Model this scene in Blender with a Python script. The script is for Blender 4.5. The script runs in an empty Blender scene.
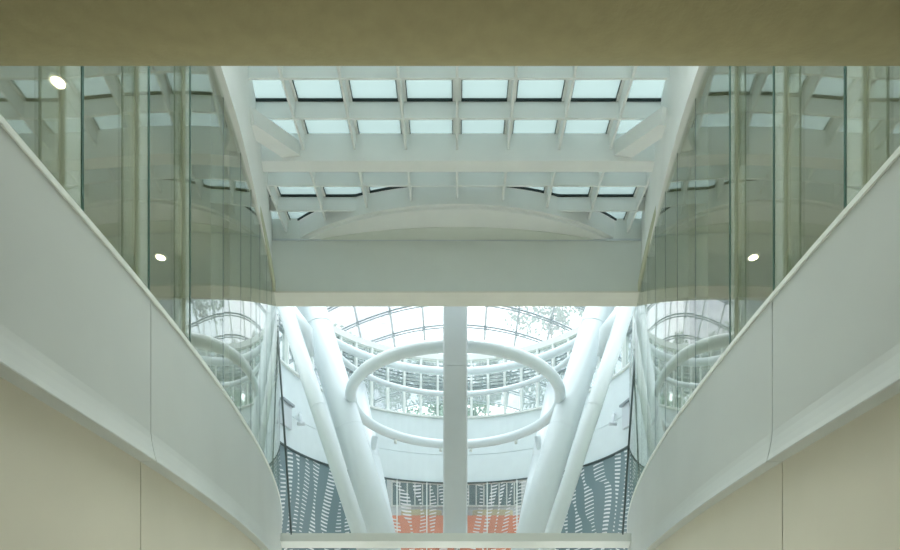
import bpy, math, random
from mathutils import Vector

# ---------------------------------------------------------------- camera, sky, lights
sc = bpy.context.scene
C = sc.collection
EYE = 1.6            # eye height above the hall floor
F = 600.0            # focal length in pixels of a 900 px wide frame
cam_d = bpy.data.cameras.new('camera')
cam = bpy.data.objects.new('camera', cam_d)
C.objects.link(cam)
cam.location = (0, 0, EYE)
cam.rotation_euler = (math.pi / 2, 0, 0)
cam_d.sensor_width = 36
cam_d.lens = F / 900 * 36
cam_d.shift_x = -7 / 900
cam_d.shift_y = 375 / 900
cam_d.clip_end = 500
sc.camera = cam

world = bpy.data.worlds.new('overcast_sky')
sc.world = world
world.use_nodes = True
wn, wl = world.node_tree.nodes, world.node_tree.links
bg = wn['Background']
tc = wn.new('ShaderNodeTexCoord')
nz = wn.new('ShaderNodeTexNoise')
nz.inputs['Scale'].default_value = 3.0
nz.inputs['Detail'].default_value = 4
rmp = wn.new('ShaderNodeValToRGB')
rmp.color_ramp.elements[0].color = (0.70, 0.86, 0.93, 1)
rmp.color_ramp.elements[1].color = (1.0, 1.0, 1.0, 1)
rmp.color_ramp.elements[0].position = 0.35
rmp.color_ramp.elements[1].position = 0.6
wl.new(tc.outputs['Generated'], nz.inputs['Vector'])
wl.new(nz.outputs['Fac'], rmp.inputs['Fac'])
wl.new(rmp.outputs['Color'], bg.inputs['Color'])
bg.inputs['Strength'].default_value = 2.2


def area(name, loc, rot, sx, sy, power, col):
    d = bpy.data.lights.new(name, 'AREA')
    d.shape = 'RECTANGLE'
    d.size, d.size_y = sx, sy
    d.energy = power
    d.color = col
    o = bpy.data.objects.new(name, d)
    o.location = loc
    o.rotation_euler = rot
    C.objects.link(o)


sun_d = bpy.data.lights.new('floor_fill_sun', 'SUN')  # soft overhead sun, added to brighten the floor and its bounce
sun_d.energy = 4.0
sun_d.angle = math.radians(50)
sun_d.color = (1.0, 0.98, 0.93)
sun = bpy.data.objects.new('floor_fill_sun', sun_d)
sun.rotation_euler = (math.radians(-8), 0, 0)
sun.location = (0, 8, 30)
C.objects.link(sun)

# added fill lights: one behind the camera, one under each gallery ceiling
area('rear_fill', (0, -8.5, 3.0), (math.radians(90), 0, 0), 15, 4.0, 65, (0.97, 1.0, 0.97))
area('gallery_fill', (-6.3, 8.5, 9.85), (0, 0, 0), 3, 8, 32, (1.0, 1.0, 0.80))
area('gallery_fill', (6.3, 8.5, 9.85), (0, 0, 0), 3, 8, 32, (1.0, 1.0, 0.80))

sc.view_settings.view_transform = 'Standard'
sc.view_settings.look = 'None'
sc.view_settings.exposure = 1.27
sc.view_settings.gamma = 1.0
sc.view_settings.use_curve_mapping = False
sc.cycles.transparent_max_bounces = 40
sc.cycles.max_bounces = 14
sc.cycles.diffuse_bounces = 7
sc.cycles.sample_clamp_indirect = 6
sc.cycles.use_denoising = True

# ---------------------------------------------------------------- materials


def mat(name, col, rough=0.6, spec=0.3, metal=0.0, var=0.04, vscale=2.0, bump=0.0, bscale=60):
    m = bpy.data.materials.new(name)
    m.use_nodes = True
    n, l = m.node_tree.nodes, m.node_tree.links
    b = n['Principled BSDF']
    b.inputs['Roughness'].default_value = rough
    b.inputs['Specular IOR Level'].default_value = spec
    b.inputs['Metallic'].default_value = metal
    t = n.new('ShaderNodeTexCoord')
    z = n.new('ShaderNodeTexNoise')
    z.inputs['Scale'].default_value = vscale
    z.inputs['Detail'].default_value = 5
    r = n.new('ShaderNodeValToRGB')
    r.color_ramp.elements[0].position = 0.3
    r.color_ramp.elements[1].position = 0.7
    r.color_ramp.elements[0].color = (*[c * (1 - var) for c in col], 1)
    r.color_ramp.elements[1].color = (*[min(1, c * (1 + var)) for c in col], 1)
    l.new(t.outputs['Object'], z.inputs['Vector'])
    l.new(z.outputs['Fac'], r.inputs['Fac'])
    l.new(r.outputs['Color'], b.inputs['Base Color'])
    if bump:
        z2 = n.new('ShaderNodeTexNoise')
        z2.inputs['Scale'].default_value = bscale
        bp = n.new('ShaderNodeBump')
        bp.inputs['Strength'].default_value = bump
        bp.inputs['Distance'].default_value = 0.01
        l.new(t.outputs['Object'], z2.inputs['Vector'])
        l.new(z2.outputs['Fac'], bp.inputs['Height'])
        l.new(bp.outputs['Normal'], b.inputs['Normal'])
    return m


def glassy(name, tint, ior=1.5, haze=0.0, hazecol=(0.9, 0.95, 0.95), hazekind='ShaderNodeBsdfTranslucent'):
    """architectural glass: Fresnel reflection over a tinted clear (or partly frosted) body"""
    m = bpy.data.materials.new(name)
    m.use_nodes = True
    n, l = m.node_tree.nodes, m.node_tree.links
    n.remove(n['Principled BSDF'])
    out = n['Material Output']
    tr = n.new('ShaderNodeBsdfTransparent')
    tr.inputs['Color'].default_value = (*tint, 1)
    body = tr.outputs[0]
    if haze:
        d = n.new(hazekind)
        d.inputs['Color'].default_value = (*hazecol, 1)
        mx = n.new('ShaderNodeMixShader')
        mx.inputs[0].default_value = haze
        l.new(tr.outputs[0], mx.inputs[1])
        l.new(d.outputs[0], mx.inputs[2])
        body = mx.outputs[0]
    g = n.new('ShaderNodeBsdfGlossy')
    g.inputs['Roughness'].default_value = 0.0
    fr = n.new('ShaderNodeFresnel')
    fr.inputs['IOR'].default_value = ior
    # same reflectance from either side of the sheet
    geo = n.new('ShaderNodeNewGeometry')
    mi = n.new('ShaderNodeMath')
    mi.operation = 'MULTIPLY_ADD'
    mi.inputs[1].default_value = (1 / ior - ior)
    mi.inputs[2].default_value = ior
    # Fresnel node inverts the IOR on backfaces itself; feed it the inverse there to cancel
    l.new(geo.outputs['Backfacing'], mi.inputs[0])
    l.new(mi.outputs[0], fr.inputs['IOR'])
    mx2 = n.new('ShaderNodeMixShader')
    l.new(fr.outputs[0], mx2.inputs[0])
    l.new(body, mx2.inputs[1])
    l.new(g.outputs[0], mx2.inputs[2])
    l.new(mx2.outputs[0], out.inputs['Surface'])
    return m


M_white = mat('white_paint', (0.80, 0.83, 0.80), 0.5, var=0.02)
M_roofw = mat('roof_white_paint', (0.89, 0.90, 0.89), 0.6, var=0.02)
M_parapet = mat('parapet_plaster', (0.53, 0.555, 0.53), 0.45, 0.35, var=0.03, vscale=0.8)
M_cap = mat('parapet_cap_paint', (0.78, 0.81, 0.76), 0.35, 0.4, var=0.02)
M_cream = mat('cream_plaster', (0.66, 0.625, 0.52), 0.7, 0.2, var=0.03, vscale=0.7, bump=0.05)
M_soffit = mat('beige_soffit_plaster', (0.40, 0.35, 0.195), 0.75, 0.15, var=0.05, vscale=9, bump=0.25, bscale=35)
M_fascia = mat('fascia_paint', (0.76, 0.79, 0.76), 0.5, 0.3, var=0.02, vscale=1)
M_fsoff = mat('fascia_soffit_paint', (0.80, 0.78, 0.70), 0.6, 0.2, var=0.02)
M_post = mat('grey_post_paint', (0.66, 0.70, 0.73), 0.5, 0.3, var=0.02)
M_drum = mat('drum_wall_paint', (0.76, 0.83, 0.845), 0.5, var=0.02)
M_tube = mat('white_steel_tube', (0.70, 0.765, 0.79), 0.3, 0.5, var=0.01)
M_floor = mat('pale_stone_floor', (0.86, 0.83, 0.77), 0.4, 0.4, var=0.06)
M_dimfloor = mat('unseen_dark_floor', (0.14, 0.125, 0.08), 0.9, 0.1, var=0.1, vscale=5)  # made-up dark finish: unseen floor that cuts the bounce onto the soffit
M_ground = mat('pale_paving', (0.45, 0.47, 0.44), 0.8, var=0.1, vscale=0.3)
M_dark = mat('dark_gasket', (0.015, 0.03, 0.03), 0.5)
M_cable = mat('dark_steel', (0.10, 0.13, 0.13), 0.35, 0.5, 0.6)
M_edge = mat('green_glass_edge', (0.05, 0.11, 0.085), 0.2, 0.5)
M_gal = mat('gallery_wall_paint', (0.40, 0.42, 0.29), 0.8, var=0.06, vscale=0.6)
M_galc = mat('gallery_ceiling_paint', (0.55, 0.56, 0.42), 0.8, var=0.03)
M_frame = mat('grey_glazing_bar', (0.34, 0.38, 0.40), 0.4, 0.4, 0.2)
M_orange = mat('orange_laminate', (0.85, 0.22, 0.07), 0.5, var=0.08, vscale=1)
M_tan = mat('tan_veneer', (0.62, 0.52, 0.28), 0.5, var=0.08)
M_dkglass = mat('dark_office_glass', (0.06, 0.13, 0.14), 0.15, 0.6, var=0.3, vscale=1.5)
M_bark = mat('bark', (0.16, 0.13, 0.10), 0.9, var=0.3, vscale=8)
M_leaf = mat('foliage', (0.22, 0.31, 0.25), 0.6, var=0.4, vscale=1.2)
M_bld = mat('pale_render', (0.75, 0.72, 0.76), 0.8, var=0.05)
M_bldw = mat('building_window', (0.55, 0.55, 0.62), 0.3, 0.5)

G_screen = glassy('screen_glass', (0.93, 0.97, 0.93), 3.5)
G_sky = glassy('frosted_skylight_glass', (0.3, 0.4, 0.4), 1.3, 0.92, (0.315, 0.355, 0.352))
G_skyc = glassy('clear_skylight_glass', (0.92, 0.96, 0.96), 1.3, 0.12)
G_fin = glassy('fin_glass', (0.97, 0.99, 0.97), 1.25, 0.24, (0.86, 0.90, 0.84))
G_dome = glassy('dome_glass', (0.32, 0.34, 0.355), 1.3, 0.22, (0.27, 0.30, 0.31))
G_win = glassy('clerestory_glass', (0.78, 0.82, 0.82), 1.3, 0.12, (0.5, 0.55, 0.55))
G_frost = glassy('frosted_screen_glass', (0.85, 0.9, 0.9), 1.4, 0.12)


def lamp_mat():
    m = bpy.data.materials.new('lit_downlight')
    m.use_nodes = True
    b = m.node_tree.nodes['Principled BSDF']
    b.inputs['Base Color'].default_value = (1, 0.9, 0.7, 1)
    b.inputs['Emission Color'].default_value = (1, 0.86, 0.60, 1)
    b.inputs['Emission Strength'].default_value = 5
    return m


M_lamp = lamp_mat()


def dash_mat(name, base, dash, haze):
    """printed screen: short pale dashes stacked in wandering vertical columns"""
    m = bpy.data.materials.new(name)
    m.use_nodes = True
    n, l = m.node_tree.nodes, m.node_tree.links
    b = n['Principled BSDF']
    b.inputs['Roughness'].default_value = 0.35
    uv = n.new('ShaderNodeUVMap')
    uv.uv_map = 'UVMap'
    sp = n.new('ShaderNodeSeparateXYZ')
    l.new(uv.outputs[0], sp.inputs[0])

    def mth(op, a, c=None, d=None):
        q = n.new('ShaderNodeMath')
        q.operation = op
        for i, v in enumerate((a, c, d)):
            if v is None:
                continue
            if isinstance(v, (int, float)):
                q.inputs[i].default_value = v
            else:
                l.new(v, q.inputs[i])
        return q.outputs[0]
    u, v = sp.outputs[0], sp.outputs[1]
    s1 = mth('SINE', mth('MULTIPLY_ADD', v, 0.9, mth('MULTIPLY', u, 0.8)))
    s2 = mth('SINE', mth('MULTIPLY_ADD', v, 0.45, mth('MULTIPLY', u, 1.9)))
    uu = mth('ADD', mth('MULTIPLY_ADD', s1, 0.26, u), mth('MULTIPLY', s2, 0.20))
    colf = mth('FRACT', mth('MULTIPLY', uu, 1.6))
    tilt = mth('MULTIPLY_ADD', mth('MULTIPLY', colf, mth('SINE', mth('MULTIPLY', u, 1.7))), 0.9, mth('MULTIPLY', v, 6.6))
    rowf = mth('FRACT', tilt)
    # dash width varies along the column
    wv = mth('MULTIPLY_ADD', mth('SINE', mth('MULTIPLY_ADD', v, 2.1, mth('MULTIPLY', u, 5.0))), 0.13, 0.21)
    a = mth('LESS_THAN', mth('ABSOLUTE', mth('SUBTRACT', colf, 0.5)), wv)
    c = mth('LESS_THAN', rowf, mth('MULTIPLY_ADD', mth('SINE', mth('MULTIPLY_ADD', u, 3.1, v)), 0.1, 0.38))
    k = mth('MULTIPLY', a, c)
    mixc = n.new('ShaderNodeMix')
    mixc.data_type = 'RGBA'
    l.new(k, mixc.inputs[0])
    mixc.inputs[6].default_value = (*base, 1)
    mixc.inputs[7].default_value = (*dash, 1)
    l.new(mixc.outputs[2], b.inputs['Base Color'])
    if haze < 1:
        out = n['Material Output']
        tr = n.new('ShaderNodeBsdfTransparent')
        ms = n.new('ShaderNodeMixShader')
        fac = mth('MAXIMUM', mth('MULTIPLY', k, 0.85), haze)
        l.new(fac, ms.inputs[0])
        l.new(tr.outputs[0], ms.inputs[1])
        l.new(b.outputs[0], ms.inputs[2])
        l.new(ms.outputs[0], out.inputs['Surface'])
    return m


M_dash = dash_mat('printed_screen_blue_grey', (0.19, 0.27, 0.29), (0.85, 0.86, 0.88), 0.93)
M_dash2 = dash_mat('printed_screen_clear', (0.5, 0.55, 0.57), (0.88, 0.86, 0.88), 0.32)

# ---------------------------------------------------------------- helpers


def P(x, y, h):
    return (x, y, h + EYE)


class MB:
    def __init__(s):
        s.v, s.f, s.sm, s.uv = [], [], [], {}

    def quad(s, pts, smooth=False, uv=None):
        i = len(s.v)
        s.v += [tuple(p) for p in pts]
        s.f.append(tuple(range(i, i + len(pts))))
        s.sm.append(smooth)
        if uv:
            s.uv[len(s.f) - 1] = uv
        return s

    def box(s, x0, x1, y0, y1, h0, h1):
        i = len(s.v)
        for x in (x0, x1):
            for y in (y0, y1):
                for h in (h0, h1):
                    s.v.append(P(x, y, h))
        for q in ((0, 1, 3, 2), (4, 6, 7, 5), (0, 4, 5, 1), (2, 3, 7, 6), (0, 2, 6, 4), (1, 5, 7, 3)):
            s.f.append(tuple(i + k for k in q))
            s.sm.append(False)
        return s

    def prism(s, poly, h0, h1):
        """vertical prism over a plan polygon [(x, y), ...]"""
        i, n = len(s.v), len(poly)
        s.v += [P(x, y, h0) for x, y in poly] + [P(x, y, h1) for x, y in poly]
        s.f.append(tuple(i + k for k in range(n))[::-1])
        s.f.append(tuple(i + n + k for k in range(n)))
        s.sm += [False, False]
        for k in range(n):
            k2 = (k + 1) % n
            s.f.append((i + k, i + k2, i + n + k2, i + n + k))
            s.sm.append(False)
        return s

    def sweep(s, rings, closed_ring=True, closed_path=False, caps=True, smooth=False):
        """rings: list of lists of xyz points"""
        i, n, m = len(s.v), len(rings[0]), len(rings)
        for r in rings:
            s.v += [tuple(p) for p in r]
        for a in range(m if closed_path else m - 1):
            b = (a + 1) % m
            for k in range(n if closed_ring else n - 1):
                k2 = (k + 1) % n
                s.f.append((i + a * n + k, i + a * n + k2, i + b * n + k2, i + b * n + k))
                s.sm.append(smooth)
        if caps and not closed_path:
            s.f.append(tuple(i + k for k in range(n))[::-1])
            s.f.append(tuple(i + (m - 1) * n + k for k in range(n)))
            s.sm += [False, False]
        return s

    def tube(s, path, r, n=20, closed=False):
        path = [Vector(p) for p in path]
        m = len(path)
        rings = []
        rr = r if isinstance(r, (list, tuple)) else [r] * m
        for k in range(m):
            if closed:
                t = path[(k + 1) % m] - path[k - 1]
            else:
                t = path[min(k + 1, m - 1)] - path[max(k - 1, 0)]
            t.normalize()
            up = Vector((0, 0, 1)) if abs(t.z) < 0.9 else Vector((0, 1, 0))
            a = t.cross(up).normalized()
            b = a.cross(t).normalized()
            rings.append([path[k] + (a * math.cos(q) + b * math.sin(q)) * rr[k]
                          for q in (2 * math.pi * j / n for j in range(n))])
        return s.sweep(rings, True, closed, True, True)

    def build(s, name, material, parent=None, **props):
        me = bpy.data.meshes.new(name)
        me.from_pydata(s.v, [], s.f)
        me.polygons.foreach_set('use_smooth', s.sm)
        if s.uv:
            ul = me.uv_layers.new(name='UVMap')
            for p in me.polygons:
                u = s.uv.get(p.index)
                if u:
                    for li, c in zip(p.loop_indices, u):
                        ul.data[li].uv = c
        import bmesh as _b
        bm = _b.new()
        bm.from_mesh(me)
        if not s.uv:
            _b.ops.recalc_face_normals(bm, faces=bm.faces)
        bm.to_mesh(me)
        bm.free()
        me.materials.append(material)
        o = bpy.data.objects.new(name, me)
        C.objects.link(o)
        if parent:
            o.parent = parent
            o.matrix_parent_inverse = parent.matrix_world.inverted()
        for k, v in props.items():
            o[k] = v
        return o


def empty(name, loc, label, category, group=None):
    o = bpy.data.objects.new(name, None)
    o.empty_display_size = 0.2
    o.location = loc
    C.objects.link(o)
    bpy.context.view_layer.update()
    o['label'] = label
    o['category'] = category
    if group:
        o['group'] = group
    return o


def tag(o, label, category, group=None):
    o['label'] = label
    o['category'] = category
    if group:
        o['group'] = group
    return o


def frange(a, b, n):
    return [a + (b - a) * k / n for k in range(n + 1)]


# plan curve of the balcony edge (distance from the axis at depth y)
def edge_x(side, y):
    t = max(0.0, y * 1.5 - 8.0)
    return 3.30 + t * t / 184 if side < 0 else 3.40 + t * t / 210


ORD = ['first', 'second', 'third', 'fourth', 'fifth', 'sixth', 'seventh', 'eighth', 'ninth', 'tenth',
       'eleventh', 'twelfth', 'thirteenth', 'fourteenth', 'fifteenth', 'sixteenth']

# ---------------------------------------------------------------- structure: ground, floors, walls
MB().box(-80, 80, -40, 140, -EYE - 0.5, -EYE - 0.2).build('ground', M_ground, kind='structure')
MB().box(-9.3, 9.3, 3.2, 32, -EYE - 0.2, -EYE).build('floor', M_floor, kind='structure')
MB().box(-9.3, 9.3, -9, 3.2, -EYE - 0.2, -EYE).build('floor_entrance', M_dimfloor, kind='structure')

# low ceiling over the camera with a rounded front edge
prof = [(-9.0, 3.618), (3.392, 3.618)]
for k in range(1, 21):
    a = k / 20 * math.pi / 2
    prof.append((3.392 + 0.80 * math.sin(a), 4.418 - 0.80 * math.cos(a)))
prof += [(4.192, 5.3), (-9.0, 5.3)]
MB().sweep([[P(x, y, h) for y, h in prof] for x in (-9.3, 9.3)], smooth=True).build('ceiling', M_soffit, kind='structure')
MB().box(-9.3, 9.3, -9.2, -9.0, -EYE, 5.3).build('wall_entrance', M_cream, kind='structure')
MB().box(-9.3, 9.3, 3.6, 3.9, 5.3, 10.4).build('wall_front', M_parapet, kind='structure')

for side, nm in ((-1, 'left'), (1, 'right')):
    ys_all = [3.86, 6.495, 6.505, 20.2]
    # curved lower wall under the balcony: two plaster sheets with a joint
    w = MB()
    for y0, y1 in ((-9.0, 6.492), (6.508, 20.2)):
        for off, t, a, b in ((0.11, 0.2, y0, y1),):
            rings = []
            for y in frange(a, b, 24):
                x = edge_x(side, y) + off
                rings.append([P(side * x, y, -EYE), P(side * x, y, 2.045), P(side * (x + t), y, 2.045), P(side * (x + t), y, -EYE)])
            w.sweep(rings)
    o = w.build('wall_' + nm, M_cream, kind='structure')
    w = MB()
    w.box(*sorted((side * (edge_x(side, 6.5) + 0.16), side * 3.9)), 6.4, 6.6, -EYE, 2.04)
    w.build('trim_1' if side < 0 else 'trim_2', M_dark, kind='structure')
    # gallery behind the glass
    poly = [(side * (edge_x(side, y) + 0.24), y) for y in frange(3.9, 14.3, 16)] + [(side * 9.3, 14.3), (side * 9.3, 3.9)]
    MB().prism(poly, 2.05, 2.4).build('floor_' + nm, M_gal, kind='structure')
    poly = []
    for y in frange(3.9, 14.6, 16):
        poly.append((side * (edge_x(side, y) + 0.02), y))
    poly += [(side * 9.3, 14.6), (side * 9.3, 3.9)]
    MB().prism(poly, 8.40, 8.6).build('ceiling_' + nm, M_galc, kind='structure')
    MB().box(*sorted((side * 9.1, side * 9.3)), -9, 14.6, -EYE, 10.4).build('wall_outer_' + nm, M_gal, kind='structure')
    MB().box(*sorted((side * 4.9, side * 9.3)), 14.3, 14.6, -EYE, 10.4).build('wall_end_' + nm, M_white, kind='structure')

# ---------------------------------------------------------------- balconies
for side, nm in ((-1, 'left'), (1, 'right')):
    t = empty('balcony_parapet', P(side * 3.5, 8, 2.04),
              f'long smooth grey-white balcony parapet curving away on the {nm} side of the hall', 'parapet')
    for k, (y0, y1) in enumerate(((4.2, 6.493), (6.507, 20.0))):
        rings = []
        for y in frange(y0, y1, 30 if k else 8):
            x = edge_x(side, y)
            pr = [(0.0, 3.80), (0.0, 2.36), (-0.008, 2.28), (-0.022, 2.20), (-0.042, 2.11), (-0.060, 2.05), (-0.055, 2.04), (0.28, 2.04), (0.28, 3.80)]
            rings.append([P(side * (x + o_), y, h) for o_, h in pr])
        MB().sweep(rings).build('parapet_panel', M_parapet, t)
    # the stretch that runs back under the low ceiling
    rings = []
    for y in [-4.0, 0.0, 2.0, 3.392, 3.6, 3.8, 4.0, 4.19]:
        x = edge_x(side, y)
        tp = min(3.80, 3.612 if y <= 3.392 else 4.412 - math.sqrt(0.64 - (y - 3.392) ** 2))
        pr = [(0.0, tp), (0.0, 2.36), (-0.008, 2.28), (-0.022, 2.20), (-0.042, 2.11), (-0.060, 2.05), (-0.055, 2.04), (0.28, 2.04), (0.28, tp)]
        rings.append([P(side * (x + o_), y, h) for o_, h in pr])
    MB().sweep(rings).build('parapet_panel', M_parapet, t)
    rings = []
    for y in frange(4.2, 20.0, 44):
        x = edge_x(side, y)
        pr = [(-0.012, 3.795), (-0.018, 3.80), (-0.018, 3.853), (-0.01, 3.86), (0.29, 3.86), (0.29, 3.795)]
        rings.append([P(side * (x + o_), y, h) for o_, h in pr])
    MB().sweep(rings).build('coping', M_cap, t)

    # glass screen: panes between free-standing glass fins
    s = empty('glass_screen', P(side * 3.5, 8, 3.86),
              f'tall curved wall of green-tinted glass standing on the {nm} balcony parapet', 'glass screen')
    if side < 0:
        fy = [5.29, 6.46, 7.56, 9.08, 10.1, 10.9, 11.8, 12.7, 13.6, 14.5, 15.4, 16.3, 17.2, 18.1, 19.0, 19.8]
    else:
        fy = [5.26, 6.47, 7.6, 9.1, 10.1, 10.95, 11.85, 12.75, 13.65, 14.5, 15.4, 16.3, 17.2, 18.1, 19.0, 19.8]

    def OFF(y):
        return 0.19 if y < 5.28 else 0.145 if y < 6.465 else 0.10 if y < 7.58 else 0.05
    root = [4.21] + fy
    for a, b in zip(root[:-1], root[1:]):
        ys = frange(a + 0.006, b - 0.006, 5)
        of = OFF((a + b) / 2)
        inn = [(side * (edge_x(side, y) + of), y) for y in ys]
        out = [(side * (edge_x(side, y) + of + 0.018), y) for y in ys]
        g = MB()
        for line in (inn, out):
            i = len(g.v)
            for x, y in line:
                g.v += [P(x, y, 3.86), P(x, y, 8.40)]
            for k in range(len(line) - 1):
                g.f.append((i + 2 * k, i + 2 * k + 1, i + 2 * k + 3, i + 2 * k + 2))
                g.sm.append(True)
        g.build('glass_pane', G_screen, s)
    for k, y in enumerate(fy):
        e = edge_x(side, y)
        inner = k < 3                       # the nearest fins stand in front of the glass, the rest behind it
        r0, r1 = (0.008, OFF(y - 0.3)) if inner else (0.07, 0.25)
        x0, x1 = sorted((side * (e + r0), side * (e + r1)))
        fo = MB().box(x0, x1, y - 0.009, y + 0.009, 3.86, 8.39).build('glass_fin', G_fin, s)
        x0, x1 = sorted((side * (e + r0 - 0.010), side * (e + r0)))
        w_ = 0.014 if inner else 0.010
        MB().box(x0, x1, y - w_, y + w_, 3.86, 8.39).build('fin_edge', M_edge, fo)
    sh = MB()
    rings = []
    for y in frange(4.21, 19.8, 44):
        x = edge_x(side, y) + OFF(y)
        rings.append([P(side * (x - 0.02), y, 3.86), P(side * (x - 0.02), y, 3.895),
                      P(side * (x + 0.03), y, 3.895), P(side * (x + 0.03), y, 3.86)])
    sh.sweep(rings).build('base_channel', M_edge, s)

    # wall strip between the head of the glass and the roof
    rings = []
    for y in frange(4.2, 14.06, 30):
        x = edge_x(side, y) + max(-0.05, 0.035 * (min(y, 14) - 11))
        rings.append([P(side * x, y, 8.36), P(side * x, y, 10.12), P(side * (x + 0.14), y, 10.12), P(side * (x + 0.14), y, 8.36)])
    MB().sweep(rings).build('glass_head_beam', M_roofw, None,
                            label=f'white edge beam along the head of the {nm} glass screen', category='beam')

    # downlights recessed in the gallery ceiling
    for lx, ly, lb in ((6.32, 12.8, 'farther'), (5.88, 8.85, 'nearer'))[:2 if side < 0 else 1]:
        q = empty('downlight', P(side * lx, ly, 8.39), f'{lb} round warm downlight in the gallery ceiling behind the left glass' if side < 0 else 'single round warm downlight in the gallery ceiling behind the right glass', 'downlight')
        dd = [(side * lx + 0.085 * math.cos(z), ly + 0.085 * math.sin(z)) for z in (2 * math.pi * k / 24 for k in range(24))]
        d2 = [(side * lx + 0.13 * math.cos(z), ly + 0.13 * math.sin(z)) for z in (2 * math.pi * k / 24 for k in range(24))]
        MB().prism(d2, 8.375, 8.41).build('trim_ring', M_white, q)
        MB().prism(dd, 8.36, 8.374).build('diffuser', M_lamp, q)

# ---------------------------------------------------------------- roof of the near hall
HR, HG = 9.78, 10.09
rows = [3.9 + 0.0, 4.85, 5.625, 6.40, 7.175, 7.95, 8.725, 9.50, 10.275, 11.05, 11.86, 12.65, 13.37, 14.13]
cols = list(range(-5, 6))


def arc_y(x, d=0.0):
    return 16.33 - 0.6667 * math.sqrt(max(0.0, (5.0 + d) ** 2 - x * x))


slab = MB()
pane_rects = []
slab.box(-9.3, -5, 3.9, 14.6, HG, HG + 0.3)
slab.box(5, 9.3, 3.9, 14.6, HG, HG + 0.3)
for r in range(len(rows) - 1):
    y0, y1 = rows[r], rows[r + 1]
    for c in range(len(cols) - 1):
        x0, x1 = cols[c], cols[c + 1]
        py0, py1 = y0 + 0.04, y1 - 0.035
        px0, px1 = x0 + 0.08, x1 - 0.08
        slab.box(x0, px0, y0, y1, HG, HG + 0.12)
        slab.box(px1, x1, y0, y1, HG, HG + 0.12)
        slab.box(px0, px1, y0, py0, HG, HG + 0.12)
        slab.box(px0, px1, py1, y1, HG, HG + 0.12)
        pane_rects.append((r, c, px0, px1, py0, py1))
slab.box(-5, 5, 14.13, 14.6, HG, HG + 0.3)
slab.build('ceiling_roof', M_roofw, kind='structure')

vis_rows = len(rows) - 1
for r, c, x0, x1, y0, y1 in pane_rects:
    if abs((x0 + x1) / 2) > 4.6 or r == 0:
        cyl = True
    n = 10
    top = []
    for k in range(n + 1):
        x = x0 + (x1 - x0) * k / n
        yy = min(y1, arc_y(x, 0.03)) if y1 > 12.7 else y1
        top.append((x, yy))
    if all(yy <= y0 + 0.02 for _, yy in top):
        pts = None
    else:
        top = [(x, max(yy, y0 + 0.001)) for x, yy in top]
        pts = [(x0, y0)] + [(x1, y0)] + top[::-1]
    if pts is None:
        # pane wholly above the curved canopy: cover plate
        MB().box(x0, x1, y0, y1, HG + 0.02, HG + 0.1).build('ceiling_plate', M_roofw, kind='structure')
        continue
    from_back = len(rows) - 1 - r
    t = empty('skylight', P((x0 + x1) / 2, (y0 + y1) / 2, HG),
              f'pale blue roof skylight, {ORD[from_back - 1]} row from the far fascia, {ORD[c]} from the left',
              'skylight', 'skylights in the coffered roof')
    MB().prism(pts, HG + 0.03, HG + 0.05).build('pane', G_sky if y0 > 8.6 else G_skyc, t)
    g = MB()
    rings = [[P(x, yy - 0.012, HG - 0.012), P(x, yy + 0.012, HG - 0.012), P(x, yy + 0.012, HG + 0.03), P(x, yy - 0.012, HG + 0.03)] for x, yy in top]
    g.sweep(rings)
    for xx in (x0, x1 - 0.012):
        g.box(xx, xx + 0.012, y0, top[0 if xx == x0 else -1][1], HG - 0.005, HG + 0.03)
    g.build('gasket', M_dark, t)

for k, x in enumerate(cols[1:-1]):
    MB().box(x - 0.022, x + 0.022, 3.9, 11.73, HR, HG + 0.01).build('roof_rib', M_roofw, None, group='ribs of the coffered roof',
        label=f'thin white lengthwise roof rib in front of the deep beam, {ORD[k]} from the left', category='rib')
    yb = min(14.2, arc_y(x) + 0.05) if abs(x) < 5 else 14.2
    MB().box(x - 0.022, x + 0.022, 12.0, yb, HR, HG + 0.01).build('roof_rib', M_roofw, None, group='ribs of the coffered roof',
        label=f'short white roof rib behind the deep beam, {ORD[k]} from the left', category='rib')
n = 0
for y in rows[1:]:
    if abs(y - 11.86) < 0.01:
        continue
    n += 1
    if y < 12.2:
        lab = f'thin white cross fin of the roof coffers, {ORD[n - 1]} counted from the low beige ceiling'
    else:
        lab = f'thin white cross fin of the roof, {ORD[int(round((y - 12.65) / 0.74))]} behind the deep beam'
    MB().box(-5, 5, y - 0.02, y + 0.02, HR + 0.001, HG + 0.01).build('roof_cross_fin', M_roofw, None, group='cross fins of the coffered roof',
                                                             label=lab, category='fin')
# deep cross beam
MB().box(-4.6, 4.6, 11.73, 12.0, 9.56, HG + 0.01).build('roof_beam', M_roofw, None,
    label='deep white roof beam crossing the coffered skylight roof', category='beam')
# raking struts from the side walls to the deep beam
for side, nm in ((-1, 'left'), (1, 'right')):
    a = Vector(P(side * 3.72, 10.55, 9.35))
    b = Vector(P(side * 3.22, 11.78, 9.80))
    d = (b - a).normalized()
    w = d.cross(Vector((0, 0, 1))).normalized() * 0.16
    h = w.normalized().cross(d).normalized() * 0.13
    MB().sweep([[p + w + h, p + w - h, p - w - h, p - w + h] for p in (a, b)]).build('brace', M_roofw, None,
        label=f'short white diagonal brace from the {nm} edge beam to the deep roof beam', category='brace')

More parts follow.
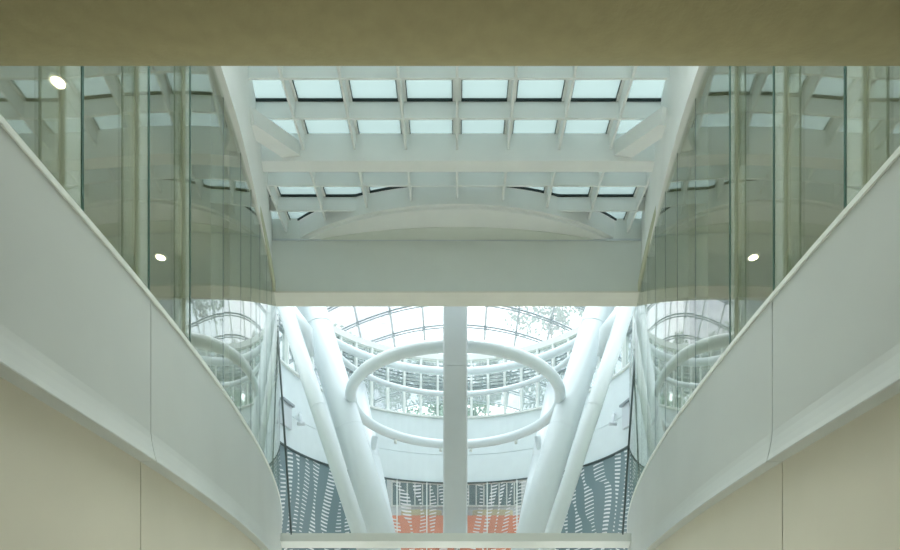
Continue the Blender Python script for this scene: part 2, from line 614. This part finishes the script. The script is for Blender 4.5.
# curved canopy under the roof, in front of the fascia
arc = [(x, arc_y(x)) for x in frange(-3.95, 3.95, 40)]
cp = empty('curved_canopy', P(0, 14, 9.6), 'shallow white arched canopy bulging out above the fascia', 'canopy')
MB().prism(arc + [(3.95, 14.5), (-3.95, 14.5)], 9.66, HG + 0.005).build('upper_band', M_roofw, cp)
arc2 = [(x, 16.33 - 0.6667 * math.sqrt(max(0, 4.9 ** 2 - x * x))) for x in frange(-3.75, 3.75, 40)]
MB().prism(arc2 + [(3.75, 14.5), (-3.75, 14.5)], 9.60, 9.66).build('lower_band', M_roofw, cp)
arc3 = [(x, 14.06 - 0.45 * math.cos(x / 3.3 * math.pi / 2) ** 0.8) for x in frange(-3.3, 3.3, 30)]
MB().prism(arc3 + [(3.3, 14.5), (-3.3, 14.5)], 9.585, 9.60).build('soffit_plate', M_cap, cp)

# fascia bridge
fb = empty('fascia_beam', P(0, 14.3, 8.38), 'wide grey-white fascia beam spanning the hall under the skylight roof', 'beam')
MB().box(-4.75, 4.75, 14.05, 14.58, 8.40, 9.60).build('fascia', M_fascia, fb)
MB().box(-4.75, 4.75, 14.02, 14.06, 9.575, 9.61).build('top_bead', M_post, fb)
MB().box(-4.75, 4.75, 14.05, 14.62, 8.37, 8.40).build('soffit', M_fsoff, fb)
wt = [(x, 16.3 - 0.23 * (15.6 - 30) - x * x / 22.5 - 0.05) for x in frange(-12.1, 12.1, 40)]
rings = [[P(x, 14.08, 9.60), P(x, 14.08, h), P(x, 14.6, h), P(x, 14.6, 9.60)] for x, h in wt]
MB().sweep(rings).build('wall_upper', M_white, kind='structure')  # top raised out of view to keep direct sky off the columns

# ---------------------------------------------------------------- lower cross beam and square post
MB().box(-4.85, 4.85, 15.6, 16.65, 2.83, 3.04).build('lower_beam', M_fascia, None,
    label='low pale horizontal beam carrying the square post between the parapets', category='beam')
pt = empty('square_post', P(0, 16.1, 3.04), 'tall grey vertical post standing in the middle on the lower beam', 'post')
for h0, h1 in ((3.04, 7.49), (7.50, 12.5)):
    x0, x1, y0, y1, bv = -0.365, 0.275, 15.8, 16.4, 0.04
    poly = [(x0 + bv, y0), (x1 - bv, y0), (x1, y0 + bv), (x1, y1 - bv), (x1 - bv, y1), (x0 + bv, y1), (x0, y1 - bv), (x0, y0 + bv)]
    MB().prism(poly, h0, h1).build('casing', M_post, pt)
MB().box(-0.35, 0.26, 15.82, 16.38, 7.48, 7.51).build('joint', M_white, pt)

for side, nm in ((-1, 'left'), (1, 'right')):
    q = empty('tension_rod', P(side * 4.31, 15.3, 3.0), f'dark steel tension rod hanging at the far end of the {nm} glass screen', 'rod')
    a, b = P(side * 4.31, 15.62, 3.0), P(side * 4.60, 15.2, 8.42 + 0.4)
    MB().tube([a, b], 0.027, 10).build('rod', M_cable, q)
    for k in range(7):
        tt = 0.80 + k * 0.024
        c = Vector(a).lerp(Vector(b), tt)
        MB().tube([c - Vector((0.035, 0, 0.02)), c + Vector((0.035, 0, 0.02))], 0.02, 8).build('clamp', M_cable, q)

# ---------------------------------------------------------------- round atrium beyond
CY = 20.7


def circ(r, h, n=96, a0=0.0, a1=2 * math.pi, closed=True, ry=None):
    ry = ry or r
    m = n if closed else n + 1
    return [P(-0.05 + r * math.cos(a0 + (a1 - a0) * k / n), CY + ry * math.sin(a0 + (a1 - a0) * k / n), h) for k in range(m)]


rg = empty('tubular_ring', P(0, CY, 8.5), 'lowest and nearest white tubular steel ring hanging in the round atrium', 'ring', 'steel rings of the atrium')
MB().tube(circ(3.55, 8.47, ry=4.0), 0.18, 20, True).build('tube', M_tube, rg)
for s_ in (-1, 1):
    for a in (100, 132):
        c = math.radians(a)
        p = Vector(P(-0.05 + s_ * 3.55 * -math.cos(c), CY + 4.0 * math.sin(c), 8.27))
        MB().tube([p + Vector((0, 0, 0.02)), p - Vector((0, 0, 0.12))], 0.06, 10).build('spotlight', M_white, rg)
tag(MB().tube(circ(4.4, 10.7, 60, math.radians(8), math.radians(172), False), 0.11, 14).build('curved_tube', M_tube), 'slim white curved steel tube passing before the clerestory windows', 'ring', 'curved steel tubes of the atrium')
tag(MB().tube(circ(5.9, 12.35, 60, math.radians(26), math.radians(154), False), 0.17, 16).build('curved_tube', M_tube), 'highest and widest white curved steel tube above the clerestory windows', 'ring', 'steel rings of the atrium')


def px2(px, py, Y):
    return ((px - 457) / 600 * Y, (650 - py) / 600 * Y)


def inclined(pts_px, Y, r, label, top=15.0):
    (xa, ya), (xb, yb) = pts_px
    p0, p1 = Vector((*px2(xa, ya, Y), 0)), Vector((*px2(xb, yb, Y), 0))
    d = (p1 - p0)
    foot = p0 + d * ((-EYE - p0.y) / d.y)
    head = p0 + d * ((top - p0.y) / d.y)
    q = empty('inclined_column', P(foot.x, Y, -EYE), label, 'column', 'inclined columns of the atrium')
    MB().tube([P(foot.x, Y, foot.y), P(head.x, Y, head.y)], r, 28).build('shaft', M_tube, q)
    # welded collar joints
    for hh in (7.55, 11.0):
        if hh > top:
            continue
        k = (hh - foot.y) / (head.y - foot.y)
        c = foot.lerp(head, k)
        e = (head - foot).normalized() * 0.012
        MB().tube([P(c.x - e.x, Y, c.y - e.y), P(c.x + e.x, Y, c.y + e.y)], r + 0.006, 28).build('joint_ring', M_tube, q)
    return q


for s_, nm in ((-1, 'left'), (1, 'right')):
    def mx(x):
        return x if s_ < 0 else 912 - x
    inclined([(mx(381.5), 533), (mx(312), 307)], 20.4, 0.475, f'thickest white inclined column, {nm} side, beside the steel rings')
    q = inclined([(mx(359.5), 533), (mx(285), 307)], 18.6, 0.245, f'slimmer outer white inclined column on the {nm} of the atrium')
    # forked stub between the two columns
    x, h = px2(mx(303), 332, 18.9)
    x2, h2 = px2(mx(286), 302, 18.7)
    x3, h3 = px2(mx(308), 352, 19.2)
    MB().tube([P(x2, 18.7, h2), P(x - s_ * -0.0, 18.9, h), P(x3, 19.3, h3 - 0.1)], [0.16, 0.32, 0.2], 20).build('knuckle', M_tube, q)
    inclined([(mx(387), 533), (mx(357), 386)], 23.5, 0.33, f'short white inclined column, half hidden behind the thick {nm} one', 10.4)
    # bracket from ring to rear column
    x, h = px2(mx(374), 437, 23.0)
    x2, h2 = px2(mx(370), 462, 23.3)
    tag(MB().tube([P(x, 23.2, h + 0.1), P(x2, 23.4, h2)], 0.12, 10).build('ring_bracket', M_tube),
        f'small white bracket joining the lowest ring to the {nm} rear column', 'bracket', 'ring brackets')

# drum wall: pale band, patterned screen below, clerestory above
A0, A1 = math.radians(-22), math.radians(202)


def shell(mb, r0, r1, h0, h1, a0=A0, a1=A1, n=80):
    rings = []
    for k in range(n + 1):
        a = a0 + (a1 - a0) * k / n
        c, s = math.cos(a), math.sin(a)
        rings.append([P(r0 * c, CY + r0 * s, h0), P(r0 * c, CY + r0 * s, h1), P(r1 * c, CY + r1 * s, h1), P(r1 * c, CY + r1 * s, h0)])
    mb.sweep(rings, smooth=False)
    return mb


w = MB()
shell(w, 6.62, 6.95, 7.6, 8.86)
shell(w, 6.62, 6.95, 8.885, 10.55)
shell(w, 6.66, 6.9, 8.8, 8.9)
w.build('wall_back', M_drum, kind='structure')
shell(MB(), 6.50, 6.63, 10.53, 10.60).build('trim_3', M_white, kind='structure')

cw = empty('clerestory_window', P(0, CY + 6.7, 10.6), 'curved band of clerestory windows with white mullions above the round atrium wall', 'window')
shell(MB(), 6.76, 6.78, 10.55, 13.2).build('glazing', G_win, cw)
na = 34
for k in range(na + 1):
    a = A0 + (A1 - A0) * (k + 0.15) / na
    c, s = math.cos(a), math.sin(a)
    u, v = (-s, c), (c, s)
    def pp(r, t):
        return (r * v[0] + t * u[0], CY + r * v[1] + t * u[1])
    MB().prism([pp(6.62, -0.045), pp(6.62, 0.045), pp(6.86, 0.045), pp(6.86, -0.045)], 10.55, 13.3).build('mullion', M_white, cw)
for h in (12.0, 11.92, 12.16, 12.32, 12.48, 12.64, 12.8, 12.96):
    shell(MB(), 6.80, 6.86, h, h + 0.035).build('louvre', M_frame, cw)
shell(MB(), 6.60, 6.95, 13.2, 13.45).build('head_rail', M_white, cw)

# patterned screen under the band
ps = empty('patterned_screen', P(0, CY + 6.5, 2.6), 'blue-grey curved screen printed with columns of white dashes below the white band', 'screen')


def scr(a0, a1, n, material, name):
    m = MB()
    R_ = 6.60
    for rr in (R_, R_ + 0.03):
        for k in range(n):
            b0, b1 = a0 + (a1 - a0) * k / n, a0 + (a1 - a0) * (k + 1) / n
            q = [P(rr * math.cos(b0), CY + rr * math.sin(b0), 2.6), P(rr * math.cos(b1), CY + rr * math.sin(b1), 2.6),
                 P(rr * math.cos(b1), CY + rr * math.sin(b1), 7.6), P(rr * math.cos(b0), CY + rr * math.sin(b0), 7.6)]
            m.quad(q, False, [(b0 * R_, 2.6), (b1 * R_, 2.6), (b1 * R_, 7.6), (b0 * R_, 7.6)])
            if material is M_dash:
                pass
        if material is not M_dash:
            break
    return m.build(name, material, ps)


d = math.radians
scr(A0, d(62), 40, M_dash, 'side_panel')
scr(d(62), d(118), 30, M_dash2, 'centre_panel')
scr(d(118), A1, 40, M_dash, 'side_panel')
shell(MB(), 6.54, 6.62, 7.55, 7.61).build('top_rail', M_cable, ps)
for a in (66, 78, 90, 102, 114):
    c, s = math.cos(d(a)), math.sin(d(a))
    MB().tube([P(6.56 * c, CY + 6.56 * s, 2.6), P(6.56 * c, CY + 6.56 * s, 7.6)], 0.025, 8).build('standard', M_white, ps)
shell(MB(), 6.3, 9.0, 2.3, 2.6).build('floor_atrium', M_floor, kind='structure')

for side, nm in ((-1, 'left'), (1, 'right')):
    MB().box(*sorted((side * 11.9, side * 12.1)), 14.6, 36, -EYE, 11.2).build('wall_atrium_' + nm, M_white, kind='structure')  # outer walls added to shut out side light that overlit the columns

# rooms behind the clear part of the screen
MB().box(-7, 7, 30.6, 30.8, 2.3, 9.2).build('wall_far', M_post, kind='structure')
MB().box(-7, 7, 27.7, 30.8, 9.0, 9.2).build('ceiling_far', M_white, kind='structure')
for s_, nm in ((-1, 'left'), (1, 'right')):
    ow = empty('office_window', P(s_ * 1.9, 30.5, 7.2), f'dark office window behind the screen to the {nm} of the post', 'window')
    x0, x1 = sorted((s_ * 0.2, s_ * 3.3))
    MB().box(x0, x1, 30.5, 30.58, 7.35, 8.5).build('pane', M_dkglass, ow)
    for k in range(9):
        x = x0 + (x1 - x0) * k / 8
        MB().box(x - 0.03, x + 0.03, 30.44, 30.5, 7.3, 8.55).build('mullion', M_white, ow)
    MB().box(x0, x1, 30.42, 30.5, 7.28, 7.35).build('sill', M_white, ow)
    tag(MB().box(*sorted((s_ * 0.15, s_ * 3.4)), 29.2, 29.9, 2.6, 6.55).build('orange_partition', M_orange),
        f'orange partition behind the dashed screen, {nm} of the grey post', 'partition')
    el = [(s_ * 1.75 + 1.0 * math.cos(2 * math.pi * k / 32), 29.55 + 0.33 * math.sin(2 * math.pi * k / 32)) for k in range(32)]
    tag(MB().prism(el, 6.55, 6.85).build('tan_cushion', M_tan), f'oval tan pad lying on the {nm} orange partition', 'pad')

# small doors and handrails on the pale side walls of the drum
for s_, nm in ((-1, 'left'), (1, 'right')):
    x, h = px2(457 + s_ * 170, 420, 21.6)
    bx = empty('wall_cabinet', P(s_ * 6.45, 22.0, 8.3), f'small pale recessed cabinet on the {nm} of the drum wall', 'cabinet')
    a = math.radians(90 - s_ * 76)
    def pl(r, t, a=a):
        return (r * math.cos(a) - t * math.sin(a), CY + r * math.sin(a) + t * math.cos(a))
    MB().prism([pl(6.5, -0.35), pl(6.5, 0.35), pl(6.7, 0.35), pl(6.7, -0.35)], 8.3, 9.15).build('body', M_post, bx)
    MB().prism([pl(6.4, -0.4), pl(6.4, 0.4), pl(6.7, 0.4), pl(6.7, -0.4)], 9.15, 9.23).build('hood', M_frame, bx)
    a2 = math.radians(90 - s_ * 67)
    p0 = Vector((6.62 * math.cos(a2), CY + 6.62 * math.sin(a2), 9.15 + EYE))
    p1 = Vector((6.25 * math.cos(a2) , CY + 6.25 * math.sin(a2) - 1.0, 8.35 + EYE))
    hr = empty('wall_light', tuple(p0), f'small wall light on a bent arm on the {nm} of the drum', 'lamp')
    MB().tube([p0, p0.lerp(p1, 0.6) + Vector((0, 0, 0.1)), p1], 0.05, 8).build('arm', M_post, hr)
    MB().tube([p1 + Vector((-0.14, 0, 0)), p1 + Vector((0.14, 0, 0))], 0.07, 10).build('lamp_head', M_post, hr)

# ---------------------------------------------------------------- glass vault over the atrium
gv = empty('glass_vault', P(0, 30, 16), 'arched glass roof vault with grey glazing bars over the atrium', 'glass roof')


def SV(x, y):
    return P(x, y, 16.3 - 0.23 * (y - 30) - x * x / 22.5)


ysv = [28.6 + 1.45 * k for k in range(-9, 6)]
xsv = [-0.12 + 1.54 * k for k in range(-8, 9)]
g = MB()
for j in range(len(ysv) - 1):
    for i in range(len(xsv) - 1):
        for q in range(3):
            xa, xb = xsv[i] + 1.54 * q / 3, xsv[i] + 1.54 * (q + 1) / 3
            g.quad([SV(xa, ysv[j]), SV(xb, ysv[j]), SV(xb, ysv[j + 1]), SV(xa, ysv[j + 1])])
g.build('glazing', G_dome, gv)
for k, y in enumerate(ysv):
    for dz in (0.0, -0.13):
        MB().tube([Vector(SV(x, y)) + Vector((0, 0, dz)) for x in frange(xsv[0], xsv[-1], 60)], 0.045 if dz == 0 else 0.03, 6).build('hoop', M_frame, gv)
for x in xsv:
    MB().tube([SV(x, y) for y in frange(ysv[0], ysv[-1], 30)], 0.05, 6).build('purlin', M_frame, gv)
    for y in ysv[6:]:
        pass
nodes = MB()
for x in xsv[4:13]:
    for y in ysv[8:13]:
        v = Vector(SV(x, y))
        MB().tube([v + Vector((0, 0, 0.05)), v - Vector((0, 0, 0.2))], 0.07, 8).build('node', M_frame, gv)

# ---------------------------------------------------------------- trees and buildings outside
random.seed(5)


def tree(x, y, h, r, label):
    t = empty('tree', (x, y, -0.2), label, 'tree', 'trees outside the atrium')
    top = h + EYE
    MB().tube([(x, y, -0.2), (x + 0.2, y, top * 0.45), (x, y, top * 0.9)], [0.35, 0.25, 0.06], 10).build('trunk', M_bark, t)
    m = MB()
    clumps = []
    for k in range(16):
        a = random.uniform(0, 6.28)
        q = random.random() ** 0.5 * r
        clumps.append((x + q * math.cos(a), y + q * math.sin(a), top * random.uniform(0.5, 1.0), r * random.uniform(0.28, 0.5)))
    for cx, cy, cz, cr in clumps:
        for j in range(230):
            dv = Vector((random.gauss(0, 1), random.gauss(0, 1), random.gauss(0, 0.8))).normalized() * cr * random.random() ** 0.4
            p = Vector((cx, cy, cz)) + dv
            u = Vector((random.gauss(0, 1), random.gauss(0, 1), random.gauss(0, 1))).normalized() * 0.17
            w_ = u.cross(Vector((random.random(), random.random(), 1))).normalized() * 0.11
            m.quad([p - u, p + w_, p + u, p - w_])
    m.build('foliage', M_leaf, t)


tree(8.2, 52, 31.0, 3.8, 'tall leafy tree seen through the vault on the right')
tree(2.6, 56, 26.5, 3.4, 'leafy tree behind the clerestory right of the post')
tree(-3.2, 52, 25.0, 3.4, 'leafy tree behind the clerestory left of the post')
tree(-9.4, 44, 24.0, 3.0, 'leafy tree seen beside the far left building')
tree(15.0, 47, 30.0, 3.6, 'leafy tree farthest to the right outside the atrium')
tree(0.4, 44, 19.0, 2.6, 'low tree straight behind the grey post')

bd = empty('apartment_building', (-8.5, 62, -0.2), 'pale building with grid of small windows beyond the vault on the left', 'building')
MB().box(-15, -6.6, 60, 68, -EYE, 38).build('wall', M_bld, bd)
m = MB()
for i in range(7):
    for j in range(10):
        x = -14.5 + i * 1.15
        m = MB().box(x, x + 0.5, 59.95, 60.0, 20 + j * 1.8, 21.1 + j * 1.8)
        m.build('window', M_bldw, bd)
